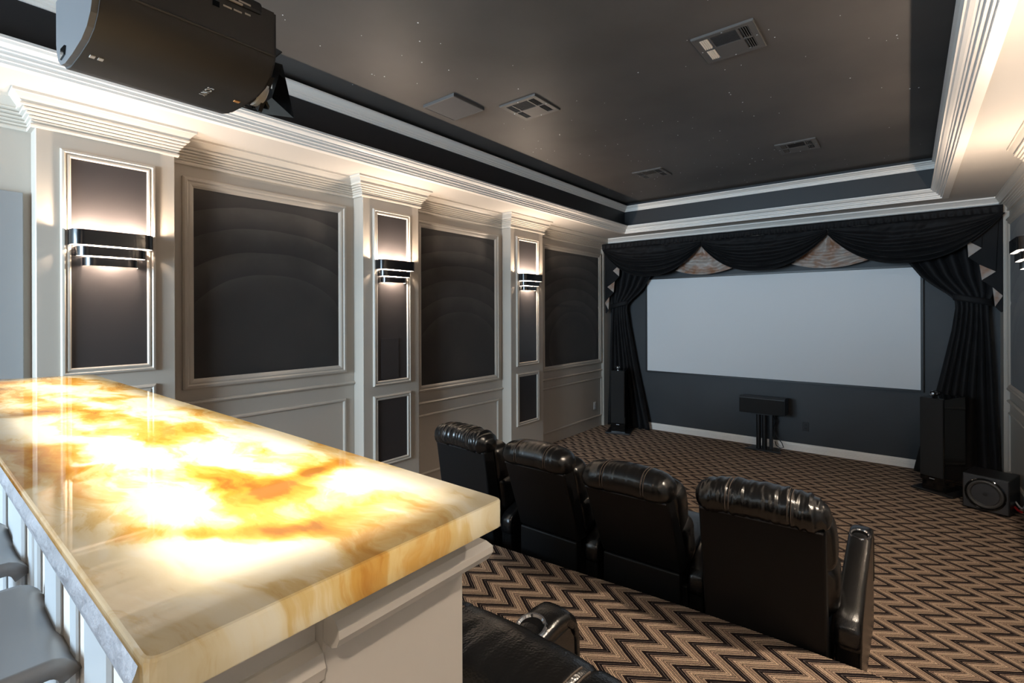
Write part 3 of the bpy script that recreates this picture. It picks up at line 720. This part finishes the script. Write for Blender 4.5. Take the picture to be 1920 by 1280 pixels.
# ------------------------------------------------------------------ recliners
def sp(v, e): return math.copysign(abs(v) ** e, v)
def pillow(mb, c, h, e1=.35, e2=.35, nu=40, nv=24, tilt=0, disp=None):
    ct, st_ = math.cos(tilt), math.sin(tilt)
    def fn(a, b):
        lo = 2 * PI * a; la = -PI / 2 + PI * b
        x = h[0] * sp(math.cos(la), e1) * sp(math.cos(lo), e2); y = h[1] * sp(math.cos(la), e1) * sp(math.sin(lo), e2); z = h[2] * sp(math.sin(la), e1)
        if disp:
            k = 1 + disp(x, y, z); x *= k; y *= k; z *= k
        y, z = y * ct - z * st_, y * st_ + z * ct
        return (c[0] + x, c[1] + y, c[2] + z)
    return mb.grid(fn, nu, nv, cu=True)
def recliner(label, loc, rz, lean, wrk, seed, w=.53, left_arm=False, skirt=False, ce=(.012, .012), ag=.016, aw=.10, splay=0, group='front row recliners', zs=.86):
    t = thing('recliner', label, 'recliner', loc, rz, group)
    hw = w / 2
    zb = .40 if skirt else .06
    # flat rear panel of the backrest
    MB().prism([(0.0 if skirt else .0, zb), (-lean, zs), (-lean + .09, zs + .02), (.12, zb)], lambda p, q, a: (a, p, q), -hw, hw).build('back_panel', M_BACKVINYL, t, world=False, bevel=.012, seg=3)
    MB().tube([(-hw + .008, -lean - .001, zs - .006), (hw - .008, -lean - .001, zs - .006)], .0045, 6).build('piping', P('piping_%d' % seed, (.03, .03, .033), .35), t, world=False)
    if skirt:
        MB().box(-hw + .01, hw - .01, -.012, .05, .03, .398).build('rear_skirt', M_BACKVINYL, t, world=False, bevel=.01)
    # rolled headrest
    cy, cz, ra, rb, W2 = -lean + .055, zs + .066, .104, .080, hw + .022
    useam = (-.22 * w * 1.05, .24 * w * 1.05)
    def hp(u, ang, off=0):
        tt = min(1, abs(u) / W2); s = max(.0, 1 - tt ** 6) ** .42
        drop = .020 * tt ** 2
        ww = wrk * (noise.noise(Vector((u * 30 + seed * 7, ang * .55, seed))) + .6 * noise.noise(Vector((u * 62 + seed * 3, ang * 1.0, seed + 9)))) * (.5 + .5 * tt)
        for us in useam: ww -= (.0065 if wrk > .004 else .005) * math.exp(-((u - us) / .0055) ** 2)
        ww -= .004 * math.exp(-((ang - 3.45) / .045) ** 2) * (1 if wrk > .004 else 0)
        r_y, r_z = (ra + ww + off) * s, (rb + ww + off) * s
        c_, s_ = math.cos(ang), math.sin(ang)
        return (u, cy + r_y * sp(c_, .85), cz - drop + r_z * sp(s_, .85))
    hd = MB().grid(lambda a, b: hp(-W2 * math.cos(PI * a) if 0 else W2 * (2 * a - 1), 2 * PI * b), 120, 44, cv=True).build('headrest', M_LEATHER, t, world=False)
    for us in useam:
        for d in (-.007, .007):
            MB().tube([hp(us + d, an, .0008) for an in [1.2 + .1 * i for i in range(24)]], .0016, 5).build('stitching', M_STITCH, hd, world=False)
    # front cushions
    th = math.atan2(lean, zs - .1) * .9
    q = MB(); pillow(q, ((ce[1] - ce[0]) / 2, .155 - lean * .62, .745), (hw + .0 + (ce[0] + ce[1]) / 2, .085, .150), .42, .40, tilt=th, disp=lambda x, y, z: .03 * noise.noise(Vector((x * 9 + seed, y * 5, z * 9)))); q.build('upper_back_cushion', M_LEATHER, t, world=False)
    q = MB(); pillow(q, ((ce[1] - ce[0]) / 2, .185 - lean * .3, .530), (hw + .006 + (ce[0] + ce[1]) / 2, .105, .150), .42, .40, tilt=th, disp=lambda x, y, z: .03 * noise.noise(Vector((x * 9 + seed, y * 5, z * 9 + 4)))); q.build('lumbar_cushion', M_LEATHER, t, world=False)
    q = MB(); pillow(q, (0, .47, .375), (hw + .006, .30, .10), .4, .3); q.build('seat_cushion', M_LEATHER, t, world=False)
    MB().box(-hw, hw, .10, .74, .04, .29).build('base_frame', M_BLACK, t, world=False, bevel=.015)
    q = MB(); pillow(q, (0, .775, .24), (hw, .045, .19), .3, .3); q.build('footrest', M_LEATHER, t, world=False)
    # arms: slope down to the rear, cup holder near the front
    def arm(x0, x1):
        sh = lambda mb: setattr(mb, 'v', [(x + splay * (y - .03), y, z) for x, y, z in mb.v]) or mb
        prof = [(.03, .41), (.30, .505), (.60, .585), (.70, .602), (.76, .595), (.80, .55), (.815, .48), (.815, .05), (.03, .05)]
        xm = (x0 + x1) / 2; ha = (x1 - x0) / 2
        top = []
        # leather wrap as a rounded bar following the profile's top
        ln = [(.028, .30), (.03, .385), (.06, .418), (.30, .505), (.50, .562), (.62, .592), (.70, .602), (.755, .595), (.79, .565), (.808, .52), (.812, .44), (.812, .30)]
        def fn(a, b):
            f = a * (len(ln) - 1); i = min(int(f), len(ln) - 2); k = f - i
            y = ln[i][0] + (ln[i + 1][0] - ln[i][0]) * k; z = ln[i][1] + (ln[i + 1][1] - ln[i][1]) * k
            ty, tz = ln[i + 1][0] - ln[i][0], ln[i + 1][1] - ln[i][1]; l_ = math.hypot(ty, tz); ny, nz = -tz / l_, ty / l_
            s = 2 * b - 1; e = 1 - abs(s) ** 5; rd = .030
            x = xm + ha * (1.04 if abs(s) < .999 else 1) * sp(s, .8) * (.90 + .10 * (1 - abs(s) ** 8))
            dd = -rd * (1 - (max(0, e)) ** .5) + .010 * (1 - s * s)
            return (x, y + ny * dd, z + nz * dd)
        a_ = sh(MB().prism([(.03, .05), (.03, .37), (.06, .395), (.30, .485), (.62, .570), (.75, .572), (.790, .52), (.795, .05)], lambda p, q, x: (x, p, q), x0 + .006, x1 - .006)).build('arm', M_LEATHER, t, world=False, bevel=.012, seg=3)
        sh(MB().grid(fn, 44, 14)).build('arm_pad', M_LEATHER, a_, world=False, solid=.004)
        cupc = (xm, .625, .600)
        rg = MB().lathe([(.036, .0), (.041, .006), (.046, .006), (.049, .0), (.046, -.004)], (0, 0, 0), 'Z', 28, cap=False)
        tl = math.atan2(.03, .12)
        for k, p in enumerate(rg.v):
            x, y, z = p; rg.v[k] = (cupc[0] + x, cupc[1] + y * math.cos(tl) - z * math.sin(tl), cupc[2] + .003 + y * math.sin(tl) + z * math.cos(tl))
        sh(rg).build('cup_ring', M_CHROME, a_, world=False, label='chrome cup holder ring')
        cw = MB().lathe([(.037, .002), (.0, .0025)], (0, 0, 0), 'Z', 28, cap=False)
        for k, p in enumerate(cw.v):
            x, y, z = p; cw.v[k] = (cupc[0] + x, cupc[1] + y * math.cos(tl) - z * math.sin(tl), cupc[2] + y * math.sin(tl) + z * math.cos(tl) + .001)
        sh(cw).build('cup_well', M_GLOSSBLACK, a_, world=False)
        for sx in (x0 + .012, x1 - .012):
            sh(MB().tube([(sx, y, z + .002) for y, z in ((.06, .412), (.30, .503), (.62, .588), (.70, .598), (.755, .590), (.80, .545))], .002, 5)).build('seam_piping', P('arm_piping_%d' % seed, (.05, .05, .055), .3), a_, world=False)
    arm(hw + ag, hw + ag + aw)
    if left_arm: arm(-hw - .034 - aw, -hw - .034)
    return t
recliner('leftmost black leather recliner of the front row, puffy wrinkled headrest, beside the bar end', (-2.475, 2.60, 0), math.radians(-3), .115, .0135, 1, w=.50, left_arm=True)
recliner('second black leather recliner from the left in the front row, smooth headrest', (-1.80, 2.605, 0), math.radians(0), .165, .0026, 2, w=.455, skirt=True, zs=.855)
recliner('third black leather recliner from the left in the front row, smooth headrest', (-1.185, 2.625, 0), math.radians(2), .225, .0028, 3, w=.47, skirt=True, zs=.845)
recliner('rightmost black leather recliner of the front row with wrinkled headrest and chrome cup ring', (-.548, 2.605, 0), math.radians(2.5), .15, .0140, 4, w=.525, ce=(.012, .035), ag=.016, aw=.112, splay=.055)
recliner('black leather recliner in the second row, right behind the bar end', (-.505, .535, PLZ), 0, .0, .0022, 5, w=.53, ag=.034, aw=.12, left_arm=True, group=None)

# ------------------------------------------------------------------ bar: onyx slab and cabinet
SL = [(-2.40, .465), (-.385, .462), (-.385, .100), (-2.53, .100)]
ZT, ZBOT = 1.575, 1.543
top = thing('onyx_countertop', 'backlit amber and cream onyx bar slab glowing from below', 'countertop', (-1.45, .28, ZBOT))
def slab(inset, z): # rounded-corner outline
    out = []
    n = len(SL)
    for k in range(n):
        p = Vector(SL[k]); a = (Vector(SL[k - 1]) - p).normalized(); b = (Vector(SL[(k + 1) % n]) - p).normalized()
        r = .012
        c = p + (a + b) * r
        for i in range(5):
            f = i / 4; q = p + a * r * (1 - f) ** 2 + b * r * f ** 2
            d = (c - q); out.append((q.x + d.x / r * inset, q.y + d.y / r * inset, z))
    return out
q = MB(); rings = [slab(0, ZBOT), slab(0, ZT - .003), slab(.0008, ZT - .001), slab(.0025, ZT)]
m_ = len(rings[0])
for r_ in rings: q.v += r_
for j in range(3):
    for k in range(m_): q.face([j * m_ + k, j * m_ + (k + 1) % m_, (j + 1) * m_ + (k + 1) % m_, (j + 1) * m_ + k])
q.face([3 * m_ + k for k in range(m_)])
q.build('slab', M_ONYX, top)
# underside ledge round the light well
ul = MB().box(-2.40, -.388, .102, .1615, ZBOT - .002, ZBOT + .001)
ul.box(-2.38, -.388, .438, .460, ZBOT - .002, ZBOT + .001)
ul.box(-.430, -.388, .1618, .4375, ZBOT - .002, ZBOT + .001)
ul.build('underside', M_RAW, top)
# rough unpolished edge facing the stools
def ragged(a, b):
    x = -2.52 + 2.125 * a; z = ZBOT + .0005 + (ZT - ZBOT - .006) * b
    d = .0035 * (noise.noise(Vector((x * 40, z * 60, 1))) + .5 * noise.noise(Vector((x * 110, z * 140, 4))))
    return (x, .0985 - .002 * math.sin(PI * b) + d * math.sin(PI * b), z)
MB().grid(ragged, 260, 6).build('rough_edge', M_RAW, top, label='rough unpolished grey stone edge')

bar = thing('bar_cabinet', 'greige panelled bar cabinet under the glowing onyx slab', 'bar', (-1.45, .33, REARZ))
ZB2 = ZBOT - .004
MB().box(-2.40, -.45, .420, .440, PLZ, ZB2).build('front_panel', M_BAR, bar)
MB().box(-2.40, -.452, .152, .162, REARZ, ZB2).build('rear_panel', M_BAR, bar)
MB().box(-2.42, -2.40, .152, .440, REARZ, ZB2).build('end_panel', M_BAR, bar)
MB().box(-.452, -.432, .252, .4395, PLZ, ZB2).build('end_panel', M_BAR, bar, bevel=.002, seg=1)
MB().box(-2.38, -.47, .165, .415, 1.40, 1.42).build('light_shelf', M_WHITE, bar)
# rounded moulding under the slab
pr = [(0, 1.490), (.014, 1.490), (.022, 1.494), (.026, 1.502), (.026, 1.510), (.020, 1.517), (.010, 1.521), (.008, 1.526), (0, 1.528)]
MB().sweep([(-.432, .252), (-.432, .440), (-2.40, .440)], pr).build('rail_moulding', M_BAR, bar)
# set-back louvred end post
MB().box(-.466, -.4505, .135, .2515, REARZ, 1.455).box(-.62, -.4505, .135, .1515, REARZ, 1.455).build('end_post', M_BAR, bar)
MB().box(-.464, -.446, .135, .2515, 1.455, ZB2).box(-.62, -.446, .135, .1515, 1.455, ZB2).build('post_cap', M_BAR, bar)
MB().sweep([(-.4505, .1352), (-.4505, .2518)], [(0, 1.448), (.012, 1.449), (.020, 1.456), (.023, 1.468), (.018, 1.480), (.008, 1.486), (0, 1.487)]).build('post_rail', M_BAR, bar)
MB().box(-.4508, -.440, .2405, .2515, REARZ, 1.448).build('post_stile', M_BAR, bar, bevel=.002, seg=1)
MB().box(-.4508, -.440, .131, .145, REARZ, 1.448).build('post_stile', M_BAR, bar, bevel=.002, seg=1)
for k in range(24):
    z = 1.432 - k * .019
    MB().prism([(-.451, z - .006), (-.451, z + .006), (-.446, z + .008), (-.437, z + .001), (-.437, z - .004), (-.443, z - .008)], lambda p, q, a: (p, a, q), .146, .240).build('louvre_slat', M_BAR, bar)
# vertical boards on the stool side
for (x0, x1, d) in ((-2.30, -2.12, .012), (-1.96, -1.90, .02), (-1.885, -1.79, .026), (-1.72, -1.64, .012), (-1.63, -1.54, .022), (-1.50, -1.42, .012), (-1.40, -1.285, .022), (-1.24, -1.20, .012), (-1.165, -1.13, .018), (-1.06, -.965, .022), (-.90, -.86, .012), (-.80, -.69, .022)):
    MB().box(x0, x1, .152 - d * .35, .1525, REARZ, ZB2).build('upright_board', M_BOARD, bar, bevel=.004, seg=1)
def corbel(x):
    pts = []
    for i in range(15):
        a = i / 14; pts.append((.120 + .10 * a ** 1.0 - .012 * math.sin(a * 2 * PI), ZB2 - .02 - .155 * a ** 1.4))
    poly = [(.220, ZB2 - .001), (.112, ZB2 - .001), (.108, ZB2 - .012)] + pts + [(.220, ZB2 - .18)]
    c = MB().prism(poly, lambda p, q, a: (a, p, q), x - .035, x + .035).build('corbel', M_BOARD, bar, bevel=.005, seg=2)
    for sx in (x - .036, x + .036):
        MB().lathe([(.018, -.004), (.020, 0), (.018, .004)], (sx, .140, ZB2 - .034), 'X', 18).build('scroll', M_BOARD, c)
corbel(-1.565); corbel(-2.15)
# LED panel lighting the stone from inside the cabinet
area('bar_light_panel', (-1.420, .3010, 1.492), (PI, 0, 0), 1.92, .268, BAR_W, (1.0, .90, .72))

# bar stools
def stool(x, y, label):
    t = thing('bar_stool', label, 'stool', (x, y, REARZ), 0, 'grey bar stools')
    z0 = 1.35 - REARZ
    def fn(a, b):
        u, v = 2 * a - 1, 2 * b - 1; s = .141; r = .10
        cu, cv = max(0, abs(u) - (1 - r)) / r, max(0, abs(v) - (1 - r)) / r
        m = max(cu, cv); l = math.hypot(cu, cv); k = m / l if l > 1e-6 else 1
        X_ = math.copysign(min(abs(u), 1 - r) + cu * k * r, u) * s; Y_ = math.copysign(min(abs(v), 1 - r) + cv * k * r, v) * s
        z = z0 - .008 + .010 * u * u - .022 * max(0, (v - .82) / .18) ** 2 - .012 * max(0, (-v - .8) / .2) ** 2
        return (X_, Y_, z)
    sd = MB().grid(lambda a, b: fn(a, b), 36, 36)
    o = sd.build('seat', M_SEATGREY, t, world=False, solid=.022)
    MB().lathe([(.045, z0 - .055), (.05, z0 - .028)], (0, 0, 0), 'Z', 20).build('swivel', M_BLACK, t, world=False)
    MB().lathe([(.026, .03), (.026, z0 - .05)], (0, 0, 0), 'Z', 20).build('column', M_CHROME, t, world=False)
    MB().lathe([(0, 0), (.15, .0), (.15, .008), (.06, .028), (.03, .045)], (0, 0, 0), 'Z', 36, cap=False).build('base', M_CHROME, t, world=False)
    MB().tube([(.14 * math.cos(a), .14 * math.sin(a), .24) for a in [2 * PI * i / 28 for i in range(28)]], .009, 8, True).build('foot_ring', M_CHROME, t, world=False)
    for a in (0, PI): MB().tube([(.024 * math.cos(a), 0, .24), (.135 * math.cos(a), 0, .24)], .007, 6).build('foot_bar', M_CHROME, t, world=False)
stool(-.986, .004, 'grey moulded bar stool nearest the camera at the bar')
stool(-1.380, .004, 'grey moulded bar stool farther along the bar, at left picture edge')

# ------------------------------------------------------------------ projector
pj = thing('projector', 'large black projector hanging from the ceiling above the bar', 'projector', (-1.565, .465, 2.43))
NX, FX = -1.365, -1.775   # near and far sides
YR, YF = .268, .655
prof = [(NX, 2.632), (NX, 2.515), (NX - .008, 2.490), (NX - .028, 2.462), (NX - .060, 2.442), (NX - .110, 2.431), (-1.57, 2.428), (FX + .11, 2.431), (FX + .060, 2.442), (FX + .028, 2.462), (FX + .008, 2.490), (FX, 2.515), (FX, 2.632)]
MB().prism(prof, lambda p, q, a: (p, a, q), YR + .012, YF, sm=True).build('body', M_PROJ, pj, fix=True)
rp = [(x + (.006 if x < -1.57 else -.006), z + (.004 if z < 2.6 else 0)) for x, z in prof]
MB().prism(rp, lambda p, q, a: (p, a, q), YR, YR + .0125, sm=False).build('rear_panel', M_PROJBACK, pj)
MB().prism(rp, lambda p, q, a: (p, a, q), YF - .001, YF + .008, sm=False).build('front_bezel', M_BLACK, pj)
MB().tube([(NX + .001, YR + .014, 2.512), (NX + .001, YF, 2.512)], .0035, 6).build('side_crease', P('crease_plastic', (.04, .037, .034), .4), pj)
MB().prism([(-1.70, 2.455), (-1.655, 2.455), (-1.645, 2.475), (-1.69, 2.48)], lambda p, q, a: (p, a, q), YR - .004, YR + .002).build('rear_latch', M_GLOSSBLACK, pj)
pp = MB().box(NX - .02, NX + .006, .40, .622, 2.606, 2.640).build('port_panel', M_BLACK, pj, bevel=.008)
for y, w_, z, h in ((.508, .016, 2.586, .014), (.535, .020, 2.590, .004), (.560, .020, 2.591, .004), (.585, .014, 2.594, .004), (.545, .05, 2.610, .004), (.575, .03, 2.617, .004)):
    MB().box(NX - .001, NX + .0075 if z > 2.6 else NX + .0015, y - w_ / 2, y + w_ / 2, z - h / 2, z + h / 2).build('port_marking', M_LABEL if h < .01 else M_GLOSSBLACK, pj)
MB().box(-1.552, -1.540, .637 - .014, .637 + .001, 2.4265, 2.4285).build('indicator', M_ORANGE, pj, label='small orange indicator on the front edge')
for y in (.300, .316): MB().box(-1.556, -1.540, y - .005, y + .005, 2.4265, 2.4287).build('logo_mark', M_LABEL, pj)
def text(body, size, mtx, parent, material, name):
    c = bpy.data.curves.new(name, 'FONT'); c.body = body; c.size = size; c.extrude = .0004; c.align_x = 'CENTER'; c.align_y = 'CENTER'; c.space_character = 1.25
    o = bpy.data.objects.new(name + '_tmp', c); COL.objects.link(o)
    me = bpy.data.meshes.new_from_object(o.evaluated_get(bpy.context.evaluated_depsgraph_get()))
    bpy.data.objects.remove(o, do_unlink=True); bpy.data.curves.remove(c)
    me.transform(mtx); me.materials.clear(); me.materials.append(material); me.name = name
    ob = bpy.data.objects.new(name, me); COL.objects.link(ob); ob.parent = parent; return ob
bpy.context.view_layer.update()
ox = ORG[pj.name]
text('SONY', .024, Matrix(((-1, 0, 0, -1.543 - ox[0]), (0, 1, 0, .548 - ox[1]), (0, 0, -1, 2.4275 - ox[2]), (0, 0, 0, 1))), pj, M_LABEL, 'maker_lettering')
# ceiling pole
MB().lathe([(.022, 2.66), (.022, ZC - .012)], (-1.57, .46, 0), 'Z', 18).build('mount_pole', M_BLACK, pj)
MB().lathe([(.09, ZC - .012), (.09, ZC - .0005)], (-1.57, .46, 0), 'Z', 24).build('ceiling_flange', M_BLACK, pj)
MB().box(-1.68, -1.46, .38, .54, 2.632, 2.662).build('mount_bracket', M_BLACK, pj, bevel=.004)
# lens with shade flaps
LC = (-1.565, 0, 2.508)
ln = MB().lathe([(.075, .655), (.075, .672), (.060, .676), (.060, .70), (.052, .702), (.046, .690), (.0, .684)], LC, 'Y', 36, cap=False).build('lens', M_GLOSSBLACK, pj)
MB().lathe([(.0605, .684), (.0645, .688), (.0645, .706), (.0605, .710)], LC, 'Y', 36, cap=False).build('lens_ring', M_SILVER, ln)
for q_ in (((-1.497, .712, 2.455), (-1.497, .712, 2.562), (-1.500, .745, 2.566), (-1.452, .756, 2.395)),
           ((-1.497, .712, 2.453), (-1.605, .712, 2.450), (-1.600, .722, 2.436), (-1.452, .756, 2.395)),
           ((-1.505, .712, 2.566), (-1.625, .712, 2.566), (-1.600, .748, 2.668), (-1.512, .750, 2.612)),
           ((-1.630, .712, 2.455), (-1.630, .712, 2.562), (-1.645, .740, 2.600), (-1.638, .726, 2.462))):
    q = MB(); q.v = list(q_); q.face([0, 1, 2, 3]); q.build('shade_flap', M_GLOSSBLACK, pj, solid=.003)
MB().lathe([(.066, .700), (.082, .700), (.082, .712), (.066, .712), (.066, .700)], LC, 'Y', 4, cap=False, sm=False).build('shade_mount', M_BLACK, pj)
